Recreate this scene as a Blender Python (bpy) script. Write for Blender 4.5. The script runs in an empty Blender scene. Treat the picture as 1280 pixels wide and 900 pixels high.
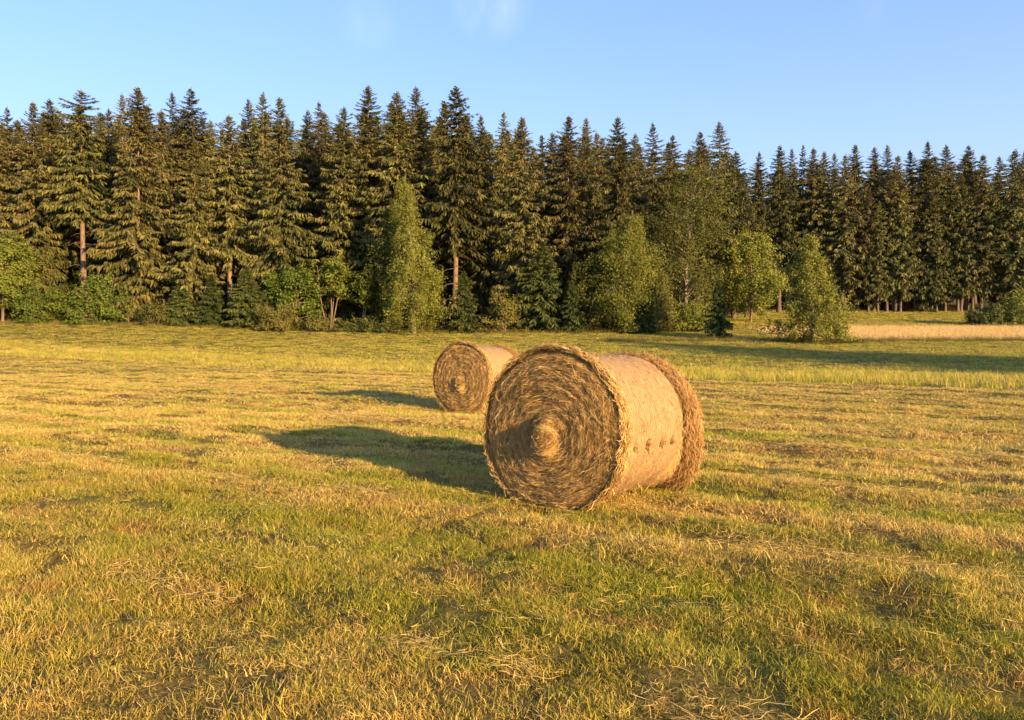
import bpy, math, random
import numpy as np
from mathutils import Vector

rng = np.random.default_rng(11)
sc = bpy.context.scene
COL = sc.collection
PI = math.pi
F_PX, H_CAM, HORIZ = 950.0, 1.42, 424.0
SUN_AZ = math.atan2(0.65, -0.76)      # clockwise from +Y
SUN_EL = math.radians(12.0)

# ------------------------------------------------------------------ helpers
def tag(o, label=None, cat=None, group=None, kind=None):
    if label: o['label'] = label
    if cat: o['category'] = cat
    if group: o['group'] = group
    if kind: o['kind'] = kind
    return o

def link(o, parent=None):
    COL.objects.link(o)
    if parent: o.parent = parent
    return o

def empty(name, loc=(0, 0, 0), rz=0.0):
    o = bpy.data.objects.new(name, None)
    o.empty_display_size = 0.3
    o.location = loc
    o.rotation_euler = (0, 0, rz)
    return link(o)

def mesh_np(name, V, faces, mat, attrs=None, smooth=False, uv=None):
    """V (n,3); faces: list of int arrays (m,k)"""
    me = bpy.data.meshes.new(name)
    V = np.ascontiguousarray(V, dtype=np.float32)
    me.vertices.add(len(V))
    me.vertices.foreach_set('co', V.ravel())
    loops = np.concatenate([f.ravel() for f in faces]).astype(np.int32)
    sizes = np.concatenate([np.full(len(f), f.shape[1]) for f in faces]).astype(np.int32)
    starts = np.concatenate([[0], np.cumsum(sizes)[:-1]]).astype(np.int32)
    me.loops.add(len(loops))
    me.loops.foreach_set('vertex_index', loops)
    me.polygons.add(len(sizes))
    me.polygons.foreach_set('loop_start', starts)
    me.polygons.foreach_set('loop_total', sizes)
    if smooth is not False:
        sm = np.ones(len(sizes), dtype=bool) if smooth is True else np.asarray(smooth, dtype=bool)
        me.polygons.foreach_set('use_smooth', sm)
    me.update(calc_edges=True)
    for k, a in (attrs or {}).items():
        at = me.attributes.new(k, 'FLOAT', 'POINT')
        at.data.foreach_set('value', np.ascontiguousarray(a, dtype=np.float32))
    if uv is not None:
        at = me.attributes.new('surf', 'FLOAT_VECTOR', 'POINT')
        at.data.foreach_set('vector', np.ascontiguousarray(uv, dtype=np.float32).ravel())
    if mat: me.materials.append(mat)
    return me

def obj(name, me, parent=None):
    return link(bpy.data.objects.new(name, me), parent)

_P = np.random.default_rng(5).permutation(512)
_T = np.random.default_rng(6).random(512)
def vnoise(x, y, seed=0):
    x = np.asarray(x, float) + seed * 17.31; y = np.asarray(y, float) + seed * 9.77
    ix = np.floor(x).astype(int); iy = np.floor(y).astype(int)
    fx = x - ix; fy = y - iy
    fx = fx * fx * (3 - 2 * fx); fy = fy * fy * (3 - 2 * fy)
    def h(a, b): return _T[(_P[a & 511] + b) & 511]
    return (h(ix, iy) * (1 - fx) + h(ix + 1, iy) * fx) * (1 - fy) + (h(ix, iy + 1) * (1 - fx) + h(ix + 1, iy + 1) * fx) * fy
def fbm(x, y, seed=0, octv=3):
    s = 0; a = 0.5; n = 0
    for i in range(octv):
        s = s + a * vnoise(x * 2 ** i, y * 2 ** i, seed + i); n += a; a *= 0.5
    return s / n
def sstep(a, b, x):
    t = np.clip((np.asarray(x, float) - a) / (b - a), 0, 1)
    return t * t * (3 - 2 * t)
def unit(a):
    return a / (np.linalg.norm(a, axis=-1, keepdims=True) + 1e-9)

# ------------------------------------------------------------------ terrain
_ty = np.arange(-300, 1000, 0.5)
_tz = np.interp(_ty, [-300, 0, 18, 30, 40, 55, 65, 78, 88, 118, 200, 1000], [0, 0, 0, .03, .13, .72, 1.2, 2.15, 3.0, 5.9, 19, 70])
_tz = np.convolve(np.pad(_tz, 10, mode='edge'), np.ones(21) / 21, 'valid')
def terrain(X, Y):
    z = np.interp(Y, _ty, _tz)
    z = z + 0.95 * sstep(-8, -50, X) * sstep(48, 80, Y)
    return z
CD, SD = 0.876, -0.482          # mowing direction (u axis); v axis = (0.482, 0.876)
def uv_of(X, Y): return CD * X + SD * Y, -SD * X + CD * Y
SWATH = [2.9, 5.5, 8.0, 10.6, 13.1, 15.8, 18.4, 20.8, 23.1]
def micro(X, Y):
    u, v = uv_of(X, Y)
    fade = 1 - sstep(25, 60, np.hypot(X, Y))
    mow = 1 - sstep(24.6, 25.2, v)
    z = 0.13 * (fbm(u / 1.8, v / 0.45, 3, 3) - 0.5) + 0.075 * (fbm(X / 0.30, Y / 0.30, 9, 2) - 0.5)
    for s in SWATH:             # shallow wheel / mower furrow on the near side of every swath line
        w = s + 0.16 * (vnoise(u / 2.3, v * 0 + s, 21) - 0.5)
        z = z - 0.022 * np.exp(-((v - w + 0.10) / 0.12) ** 2) + 0.05 * np.exp(-((v - w - 0.22) / 0.18) ** 2)
    z = z + .03 * np.sin(6.283 * (v + .5 * vnoise(u / 3.5, v / 2, 27)) / 1.3) * sstep(2, 6, v)
    for (bx, by) in ((.75, 6.95), (-.6, 15.3)):
        fade = fade * (1 - .9 * np.exp(-((X - bx) ** 2 + (Y - by) ** 2) / 1.0))
    return z * fade * (0.5 + 0.5 * mow) 
def residue_mask(X, Y):
    u, v = uv_of(X, Y); m = np.zeros(np.shape(X))
    for s in SWATH:
        w = s + 0.16 * (vnoise(u / 2.3, v * 0 + s, 21) - 0.5) - .12
        a = np.exp(-((v - w) / (.05 + .006 * s)) ** 2) * sstep(.52 - .07 * (s < 6), .66 - .07 * (s < 6), fbm(u / .9, v * 0 + s * 3.1, 91, 3))
        m = np.maximum(m, a)
    return m
def ground_z(X, Y): return terrain(X, Y) + micro(X, Y)
def z_at(x, y): return float(ground_z(np.array([x], float), np.array([y], float))[0])
def x_of(px, Y): return (px - 640.0) / F_PX * Y

# ------------------------------------------------------------------ materials
def new_mat(name):
    m = bpy.data.materials.new(name); m.use_nodes = True
    nt = m.node_tree; nt.nodes.clear()
    return m, nt
def N(nt, t, **kw):
    n = nt.nodes.new(t)
    for k, v in kw.items(): setattr(n, k, v)
    return n
def L(nt, a, b): nt.links.new(a, b)
def ramp(nt, fac, stops):
    r = N(nt, 'ShaderNodeValToRGB')
    el = r.color_ramp.elements
    while len(el) < len(stops): el.new(0.5)
    for e, (p, c) in zip(el, stops): e.position = p; e.color = (*c, 1)
    L(nt, fac, r.inputs[0]); return r.outputs[0]
def math_n(nt, op, a, b=None, c=None, clamp=False):
    n = N(nt, 'ShaderNodeMath', operation=op); n.use_clamp = clamp
    for i, x in enumerate((a, b, c)):
        if x is None: continue
        if isinstance(x, (int, float)): n.inputs[i].default_value = x
        else: L(nt, x, n.inputs[i])
    return n.outputs[0]
def mixc(nt, fac, a, b, mode='MIX'):
    n = N(nt, 'ShaderNodeMix', data_type='RGBA', blend_type=mode)
    for i, x in ((0, fac), (6, a), (7, b)):
        if isinstance(x, (int, float)): n.inputs[i].default_value = x
        elif isinstance(x, tuple): n.inputs[i].default_value = (*x, 1)
        else: L(nt, x, n.inputs[i])
    return n.outputs[2]
def noise(nt, vec, scale, detail=3, rough=0.55):
    n = N(nt, 'ShaderNodeTexNoise'); n.inputs['Scale'].default_value = scale
    n.inputs['Detail'].default_value = detail; n.inputs['Roughness'].default_value = rough
    L(nt, vec, n.inputs['Vector']); return n.outputs['Fac']
def mrange(nt, x, a, b, c=0.0, d=1.0, smooth=True):
    n = N(nt, 'ShaderNodeMapRange'); n.interpolation_type = 'SMOOTHSTEP' if smooth else 'LINEAR'
    L(nt, x, n.inputs['Value'])
    for k, v in zip(('From Min', 'From Max', 'To Min', 'To Max'), (a, b, c, d)): n.inputs[k].default_value = v
    return n.outputs['Result']
def attr(nt, name):
    n = N(nt, 'ShaderNodeAttribute'); n.attribute_name = name; return n
def leaf_out(nt, col, transl=0.3, rough=0.6, spec=0.2):
    p = N(nt, 'ShaderNodeBsdfPrincipled'); p.inputs['Roughness'].default_value = rough
    p.inputs['Specular IOR Level'].default_value = spec
    L(nt, col, p.inputs['Base Color'])
    t = N(nt, 'ShaderNodeBsdfTranslucent'); L(nt, col, t.inputs['Color'])
    mx = N(nt, 'ShaderNodeMixShader'); mx.inputs[0].default_value = transl
    L(nt, p.outputs[0], mx.inputs[1]); L(nt, t.outputs[0], mx.inputs[2])
    o = N(nt, 'ShaderNodeOutputMaterial'); L(nt, mx.outputs[0], o.inputs[0])
    return p

# node group: how dry / strawy the meadow is at a point
def make_dry_group():
    g = bpy.data.node_groups.new('meadow_dryness', 'ShaderNodeTree')
    g.interface.new_socket('Dry', in_out='OUTPUT', socket_type='NodeSocketFloat')
    g.interface.new_socket('Fine', in_out='OUTPUT', socket_type='NodeSocketFloat')
    nt = g
    geo = N(nt, 'ShaderNodeNewGeometry')
    mp = N(nt, 'ShaderNodeMapping'); mp.inputs['Rotation'].default_value = (0, 0, math.atan2(-SD, CD))
    L(nt, geo.outputs['Position'], mp.inputs['Vector'])
    sep = N(nt, 'ShaderNodeSeparateXYZ'); L(nt, mp.outputs[0], sep.inputs[0])
    v = sep.outputs['Y']
    def stretched(sx, sy):
        m = N(nt, 'ShaderNodeMapping'); m.inputs['Scale'].default_value = (sx, sy, 0.2)
        L(nt, mp.outputs[0], m.inputs['Vector']); return m.outputs[0]
    n1 = noise(nt, stretched(0.16, 0.75), 1.0, 3)
    n2 = noise(nt, stretched(0.9, 1.7), 1.0, 4, 0.65)
    n3 = noise(nt, stretched(5, 7), 1.0, 3)
    d = math_n(nt, 'MULTIPLY_ADD', n1, 1.5, -0.75)
    d = math_n(nt, 'ADD', d, math_n(nt, 'MULTIPLY_ADD', n2, 1.5, -0.75))
    d = math_n(nt, 'ADD', d, math_n(nt, 'MULTIPLY_ADD', n3, 0.5, -0.25))
    row = math_n(nt, 'SINE', math_n(nt, 'MULTIPLY_ADD', v, 4.833, math_n(nt, 'MULTIPLY', n1, 5.0)))
    row = math_n(nt, 'MULTIPLY', row, math_n(nt, 'MULTIPLY', mrange(nt, v, 2.5, 7.0), mrange(nt, v, 25.2, 24.8)))
    d = math_n(nt, 'ADD', d, math_n(nt, 'MULTIPLY', row, .36))
    # greener band just behind the first swath line, straw coloured stretch in mid field
    band = math_n(nt, 'MULTIPLY', mrange(nt, v, 2.7, 3.3), mrange(nt, v, 5.4, 4.2))
    d = math_n(nt, 'ADD', d, math_n(nt, 'MULTIPLY', band, -0.34))
    d = math_n(nt, 'ADD', d, math_n(nt, 'MULTIPLY', mrange(nt, v, 6.0, 12.0), 0.03))
    d = math_n(nt, 'ADD', d, math_n(nt, 'MULTIPLY', mrange(nt, v, 25.0, 25.6), -0.04))
    d = math_n(nt, 'ADD', d, math_n(nt, 'MULTIPLY', mrange(nt, v, 30.0, 40.0), -0.30))
    d = math_n(nt, 'ADD', d, math_n(nt, 'MULTIPLY', mrange(nt, v, 3.0, 2.5), .12))
    d = math_n(nt, 'ADD', d, 0.57, clamp=True)
    o = N(nt, 'NodeGroupOutput'); L(nt, d, o.inputs[0]); L(nt, n3, o.inputs[1])
    return g
DRYG = make_dry_group()
def dry_of(nt):
    n = N(nt, 'ShaderNodeGroup'); n.node_tree = DRYG; return n.outputs['Dry'], n.outputs['Fine']

GREEN = [(0, (.14, .165, .014)), (.5, (.33, .325, .026)), (1, (.54, .48, .048))]
STRAW = [(0, (.36, .21, .045)), (.45, (.68, .48, .115)), (1, (.84, .66, .25))]

def mat_ground():
    m, nt = new_mat('meadow_soil')
    geo = N(nt, 'ShaderNodeNewGeometry'); pos = geo.outputs['Position']
    dry, fine = dry_of(nt)
    fn = noise(nt, pos, 30, 4, 0.7)
    green = ramp(nt, fn, [(.3, (.05, .045, .012)), (.7, (.15, .135, .025))])
    straw = ramp(nt, fn, [(.3, (.08, .045, .016)), (.7, (.26, .165, .05))])
    c = mixc(nt, dry, green, straw)
    sep = N(nt, 'ShaderNodeSeparateXYZ'); L(nt, pos, sep.inputs[0])
    x, y = sep.outputs[0], sep.outputs[1]
    wob = noise(nt, pos, 0.12, 3)
    yw = math_n(nt, 'MULTIPLY_ADD', wob, 5, y)
    # dry strip on the right
    strip = math_n(nt, 'MULTIPLY', mrange(nt, yw, 69.0, 70.2), mrange(nt, yw, 88.5, 86.0))
    strip = math_n(nt, 'MULTIPLY', strip, mrange(nt, x, 26, 36))
    c = mixc(nt, strip, c, ramp(nt, fn, [(.3, (.52, .34, .13)), (.7, (.74, .55, .25))]))
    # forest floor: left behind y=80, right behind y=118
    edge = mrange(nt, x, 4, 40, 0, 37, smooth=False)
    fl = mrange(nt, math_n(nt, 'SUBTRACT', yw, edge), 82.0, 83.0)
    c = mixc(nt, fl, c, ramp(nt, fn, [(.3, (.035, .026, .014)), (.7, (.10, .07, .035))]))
    p = N(nt, 'ShaderNodeBsdfPrincipled'); p.inputs['Roughness'].default_value = 0.95
    p.inputs['Specular IOR Level'].default_value = 0.1
    L(nt, c, p.inputs['Base Color'])
    b = N(nt, 'ShaderNodeBump'); b.inputs['Strength'].default_value = 0.8; b.inputs['Distance'].default_value = 0.03
    L(nt, fn, b.inputs['Height']); L(nt, b.outputs[0], p.inputs['Normal'])
    o = N(nt, 'ShaderNodeOutputMaterial'); L(nt, p.outputs[0], o.inputs[0])
    return m

def mat_grass(name='grass_blade', bias=0.0):
    m, nt = new_mat(name)
    dry, fine = dry_of(nt)
    t1 = attr(nt, 'tint').outputs['Fac']; t2 = attr(nt, 'tint2').outputs['Fac']
    f = math_n(nt, 'SUBTRACT', math_n(nt, 'ADD', dry, bias), t1)
    f = math_n(nt, 'MULTIPLY_ADD', f, 4.0, 0.5, clamp=True)
    geo = N(nt, 'ShaderNodeNewGeometry')
    rust = mrange(nt, noise(nt, geo.outputs['Position'], 1.5, 4, .65), .52, .66, 0, .8)
    c = mixc(nt, f, ramp(nt, t2, GREEN), ramp(nt, t2, STRAW))
    c = mixc(nt, math_n(nt, 'MULTIPLY', rust, mrange(nt, t1, .1, .6)), c, ramp(nt, t2, [(0, (.22, .10, .03)), (1, (.62, .36, .13))]))
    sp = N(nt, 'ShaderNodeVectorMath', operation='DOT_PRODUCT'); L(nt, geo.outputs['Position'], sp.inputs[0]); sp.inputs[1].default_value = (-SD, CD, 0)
    near_shade = math_n(nt, 'MULTIPLY', mrange(nt, sp.outputs['Value'], 8.5, 3.5), mrange(nt, noise(nt, geo.outputs['Position'], .9, 4, .6), .32, .62, .35, 1))  # blades painted darker toward the camera, for shade seen looking down between them
    c = mixc(nt, near_shade, c, mixc(nt, 1.0, c, (.80, .74, .68), 'MULTIPLY'))
    leaf_out(nt, c, 0.28, 0.55, 0.25)
    return m

def mat_tint(name, stops, transl=0.25, obj_var=0.0, rough=0.7, spec=0.15, big=None):
    """colour from the 'tint' attribute, shifted a little per object"""
    m, nt = new_mat(name)
    t = attr(nt, 'tint').outputs['Fac']
    c = ramp(nt, t, stops)
    if obj_var:
        oi = N(nt, 'ShaderNodeObjectInfo')
        hs = N(nt, 'ShaderNodeHueSaturation')
        L(nt, c, hs.inputs['Color'])
        L(nt, mrange(nt, oi.outputs['Random'], 0, 1, 1 - obj_var, 1 + obj_var, smooth=False), hs.inputs['Value'])
        wn = N(nt, 'ShaderNodeTexWhiteNoise', noise_dimensions='1D')
        L(nt, oi.outputs['Random'], wn.inputs['W'])
        L(nt, mrange(nt, wn.outputs['Value'], 0, 1, .482, .515, smooth=False), hs.inputs['Hue'])
        c = hs.outputs[0]
    if big:
        geo = N(nt, 'ShaderNodeNewGeometry')
        n = noise(nt, geo.outputs['Position'], big, 3)
        c = mixc(nt, 0.6, c, ramp(nt, n, [(.3, (.55, .55, .55)), (.7, (1.25, 1.2, 1.1))]), 'MULTIPLY')
    leaf_out(nt, c, transl, rough, spec)
    return m

def mat_bark(name, a, b, scale=6, stretch=0.25):
    m, nt = new_mat(name)
    tc = N(nt, 'ShaderNodeTexCoord'); mp = N(nt, 'ShaderNodeMapping')
    mp.inputs['Scale'].default_value = (1, 1, stretch); L(nt, tc.outputs['Object'], mp.inputs[0])
    n = noise(nt, mp.outputs[0], scale, 5, 0.7)
    p = N(nt, 'ShaderNodeBsdfPrincipled'); p.inputs['Roughness'].default_value = 0.9
    cb_ = ramp(nt, n, [(.35, a), (.65, b)])
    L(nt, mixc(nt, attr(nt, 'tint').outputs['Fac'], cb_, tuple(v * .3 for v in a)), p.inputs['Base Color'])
    bm = N(nt, 'ShaderNodeBump'); bm.inputs['Strength'].default_value = 0.7; bm.inputs['Distance'].default_value = 0.04
    L(nt, n, bm.inputs['Height']); L(nt, bm.outputs[0], p.inputs['Normal'])
    o = N(nt, 'ShaderNodeOutputMaterial'); L(nt, p.outputs[0], o.inputs[0])
    return m

M_GROUND = mat_ground()
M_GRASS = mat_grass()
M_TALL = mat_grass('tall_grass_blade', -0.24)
M_STRAWBITS = mat_tint('cut_straw', [(0, (.34, .18, .045)), (.5, (.62, .41, .12)), (1, (.80, .58, .21))], 0.15)
M_DRYG = mat_tint('dry_pink_grass', [(0, (.52, .34, .13)), (.5, (.76, .56, .25)), (1, (.86, .70, .36))], 0.25)
M_ROUGHG = mat_tint('rough_edge_grass', [(0, (.07, .07, .018)), (.6, (.17, .16, .04)), (1, (.34, .24, .09))], 0.25)
M_SPRUCE = mat_tint('spruce_needles', [(0, (.030, .038, .013)), (.4, (.090, .091, .027)), (.8, (.172, .150, .043)), (.93, (.18, .135, .05)), (1, (.20, .138, .06))], 0.12, obj_var=0.36)
M_SPRUCE_W = mat_tint('hazed_spruce_needles', [(0, (.034, .045, .017)), (.4, (.10, .104, .034)), (.8, (.185, .168, .055)), (.93, (.22, .165, .07)), (1, (.25, .17, .08))], 0.12, obj_var=0.32)  # spruce needles lightened in colour to stand in for distance haze
M_SPRUCE_Y = mat_tint('young_spruce_needles', [(0, (.025, .04, .012)), (.6, (.07, .088, .022)), (1, (.125, .13, .032))], 0.12, obj_var=0.2)
M_BIRCH = mat_tint('birch_leaves', [(0, (.075, .095, .017)), (.5, (.17, .19, .033)), (1, (.27, .275, .058))], 0.3, obj_var=0.15)
M_LEAF = mat_tint('green_leaves', [(0, (.05, .07, .012)), (.5, (.12, .15, .023)), (1, (.21, .23, .04))], 0.3, obj_var=0.15)
M_OLIVE = mat_tint('olive_leaves', [(0, (.042, .05, .013)), (.5, (.095, .10, .022)), (1, (.16, .15, .036))], 0.25, obj_var=0.15)
M_GOLD = mat_tint('golden_leaves', [(0, (.08, .075, .016)), (.5, (.165, .14, .03)), (1, (.26, .21, .06))], 0.3, obj_var=0.1)
M_DARKBUSH = mat_tint('dark_bush_leaves', [(0, (.05, .062, .016)), (.5, (.10, .112, .028)), (1, (.16, .16, .042))], 0.15)
M_BARK = mat_bark('spruce_bark', (.10, .06, .038), (.25, .155, .095))
M_BARKW = mat_bark('dark_spruce_bark', (.06, .042, .03), (.15, .105, .07))
M_BARKB = mat_bark('birch_bark', (.10, .072, .048), (.30, .24, .18), 4, 1.2)
M_BARKD = mat_bark('shrub_bark', (.10, .065, .045), (.22, .15, .10))

# ------------------------------------------------------------------ geometry generators
def tube(path, radii, sides=7):
    path = np.asarray(path, float); n = len(path)
    d = unit(np.gradient(path, axis=0))
    ref = np.where(np.abs(d[:, 2:3]) > 0.9, np.array([[1., 0, 0]]), np.array([[0, 0, 1.]]))
    a = unit(np.cross(d, ref)); b = np.cross(d, a)
    th = np.linspace(0, 2 * PI, sides, endpoint=False)
    V = path[:, None] + np.asarray(radii)[:, None, None] * (a[:, None] * np.cos(th)[None, :, None] + b[:, None] * np.sin(th)[None, :, None])
    i = np.arange(n - 1)[:, None] * sides; j = np.arange(sides)[None]; k = (j + 1) % sides
    Fq = np.stack([i + j, i + k, i + sides + k, i + sides + j], -1).reshape(-1, 4)
    return V.reshape(-1, 3), Fq

class Acc:
    def __init__(s): s.V = []; s.F = []; s.A = []; s.n = 0
    def add(s, V, Fq, a=None):
        V = np.asarray(V).reshape(-1, 3)
        s.V.append(V); s.F.append(np.asarray(Fq) + s.n); s.n += len(V)
        s.A.append(np.zeros(len(V)) if a is None else np.broadcast_to(a, (len(V),)))
    def mesh(s, name, mat, smooth=False):
        quads = [f for f in s.F if f.shape[1] == 4]; tris = [f for f in s.F if f.shape[1] == 3]
        fs = ([np.concatenate(quads)] if quads else []) + ([np.concatenate(tris)] if tris else [])
        return mesh_np(name, np.concatenate(s.V), fs, mat, {'tint': np.concatenate(s.A)}, smooth)

def kites(P, D, S, ln, wd, sag=0.15):
    """n bent four-cornered needle sprays"""
    n = len(P); dn = np.array([0, 0, -1.0])
    mid = P + D * (ln * .42)[:, None]
    tip = P + D * ln[:, None] + dn * (ln * sag)[:, None]
    V = np.stack([P, mid + S * (wd * .5)[:, None], tip, mid - S * (wd * .5)[:, None]], 1)
    return V.reshape(-1, 3), np.arange(n * 4).reshape(n, 4)

def make_spruce(seed, H=25.0, cb=2.0, R=3.1, dens=1.0, droop=1.0, needles=None, open_top=0.0, narrow=0.62):
    r = np.random.default_rng(seed)
    # trunk
    nz = 14; zz = np.linspace(-0.3, H, nz); ph = r.random() * 6
    wx = 0.10 * np.sin(zz / H * 4 + ph) * (zz > 0); wy = 0.10 * np.cos(zz / H * 3 + ph) * (zz > 0)
    tr = Acc(); rad = (H * 0.0095 * (1 - zz / H) ** 0.85 + 0.025) * np.interp(zz, [cb, cb + .25 * H], [1, .7]); rad[0] *= 1.3
    V, Fq = tube(np.stack([wx, wy, zz], 1), rad, 9); tr.add(V, Fq)
    # branches
    z = cb; rows = []
    while z < H - 0.25:
        t = (H - z) / (H - cb)
        nb = r.integers(4, 6) if t > 0.12 else r.integers(3, 5)
        a0 = r.random() * 6.28
        for k in range(nb):
            az = a0 + 6.283 * k / nb + r.normal(0, .25)
            ln = R * (0.035 + 1.04 * min(1, t * 1.25) ** narrow * min(1, t / .13) ** .45) * r.uniform(.62, 1.12)
            ln *= .62 + .72 * float(vnoise(z / 2.0, az * 1.3, seed % 50)) if t > .1 else 1.0
            if t > .85: ln *= r.uniform(.5, 1.0)
            ln = min(ln, R * .98)
            if r.random() < 0.08 * (1 - open_top): ln *= 0.45
            rows.append((z + r.uniform(-.36, .36) * min(1, t * 6) * H / 25, az, ln, t))
        step = (0.095 + 0.385 * min(1, t * 2.0)) * H / 25 * (1 + open_top * (t < .4) * .7)
        for k in range(2 if t < .9 else 1):          # short inner boughs that clothe the stem
            rows.append((z + r.uniform(-.3, .3) * H / 25, r.random() * 6.28, R * min(1, t * 1.4 + .1) * r.uniform(.25, .5), t))
        z += step * r.uniform(.75, 1.3)
    B = np.array(rows); nb = len(B)
    el = np.radians(np.interp(B[:, 3], [0, .12, .4, 1], [42, 14, -10, -26])) * 1.0 + r.normal(0, .1, nb)
    out = np.stack([np.cos(B[:, 1]), np.sin(B[:, 1]), np.zeros(nb)], 1)
    bx = np.interp(B[:, 0], zz, wx); by = np.interp(B[:, 0], zz, wy)
    base = np.stack([bx, by, B[:, 0]], 1)
    sagb = droop * np.interp(B[:, 3], [0, .2, 1], [0, .12, .30])
    def bp(i, s):        # branch point
        return base[i] + out[i] * (B[i, 2] * s * np.cos(el[i]))[:, None] + np.array([0, 0, 1.]) * (B[i, 2] * (np.sin(el[i]) * s - sagb[i] * np.sin(s * PI * .8)))[:, None]
    for i in range(nb):
        if B[i, 2] < 0.5: continue
        s = np.linspace(0, .95, 4); p = bp(np.full(4, i), s)
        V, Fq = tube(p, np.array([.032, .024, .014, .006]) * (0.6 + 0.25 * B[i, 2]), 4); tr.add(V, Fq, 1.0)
    # dead twigs below the crown
    for q in range(int(16 * cb / 6) if cb > 4 else 0):
        zq = r.uniform(.25 * cb, cb); az = r.random() * 6.28; ln = r.uniform(.5, 1.8)
        p = np.array([[0, 0, zq], [math.cos(az) * ln * .5, math.sin(az) * ln * .5, zq - .12 * ln], [math.cos(az) * ln, math.sin(az) * ln, zq - .45 * ln]])
        V, Fq = tube(p, [.025, .016, .005], 3); tr.add(V, Fq)
    # needle sprays
    cr = Acc()
    cnt = np.maximum(5, (B[:, 2] * 27 * dens + 5) * np.interp(B[:, 3], [0, .1, .25], [2.0, 1.6, 1.0])).astype(int)
    idx = np.repeat(np.arange(nb), cnt); n = len(idx)
    s = r.random(n) ** .85 * .98 + .04
    P = bp(idx, s)
    side = np.stack([-out[idx, 1], out[idx, 0], np.zeros(n)], 1) * np.where(r.random(n) < .5, -1, 1)[:, None]
    t = B[idx, 3]
    down = np.interp(t, [0, .12, .35, 1], [-.5, .15, 1.0, 1.35]) * droop * r.uniform(.4, 1.7, n)
    D = unit(out[idx] * r.uniform(.25, .9, n)[:, None] + side * r.uniform(.15, .95, n)[:, None] + np.array([0, 0, -1.]) * down[:, None] + r.normal(0, .15, (n, 3)))
    ln = r.uniform(.32, .72, n) * np.interp(t, [0, .12, .5, 1], [.28, .45, 1, 1.25]) * (0.6 + 0.4 * H / 25)
    S = unit(np.cross(D, r.normal(0, 1, (n, 3)) + np.array([0, 0, .6])))
    wd = ln * r.uniform(.17, .34, n)
    V, Fq = kites(P, D, S, ln, wd, .12)
    brt = r.normal(0, .13, nb)
    tint = np.clip(.45 + brt[idx] + r.normal(0, .16, n) + .12 * (s - .5), 0, .9)
    cones = (t < .38) & (r.random(n) < .13); tint = np.where(cones, r.uniform(.9, 1, n), tint)
    cr.add(V, Fq, np.repeat(tint, 4))
    # leader
    n2 = 34; a = r.random(n2) * 6.28
    P2 = np.stack([np.full(n2, wx[-1]), np.full(n2, wy[-1]), H - r.random(n2) * 1.0 * H / 25], 1)
    D2 = unit(np.stack([np.cos(a), np.sin(a), r.uniform(1.2, 3.5, n2)], 1))
    l2 = r.uniform(.12, .32, n2) * H / 25
    S2 = unit(np.cross(D2, np.array([0, 0, 1.])))
    V, Fq = kites(P2, D2, S2, l2, l2 * .22, 0); cr.add(V, Fq, np.repeat(r.uniform(.3, .9, n2), 4))
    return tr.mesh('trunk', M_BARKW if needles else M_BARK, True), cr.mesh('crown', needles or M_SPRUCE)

def quads_leaf(P, Nrm, size, r):
    n = len(P)
    a = unit(np.cross(Nrm, r.normal(0, 1, (n, 3)))); b = np.cross(Nrm, a)
    a = a * size[:, None]; b = b * (size * r.uniform(.5, .8, n))[:, None]
    V = np.stack([P - a, P + b + Nrm * (size * .2)[:, None], P + a, P - b + Nrm * (size * .2)[:, None]], 1).reshape(-1, 3)
    return V, np.arange(n * 4).reshape(n, 4)

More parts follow.
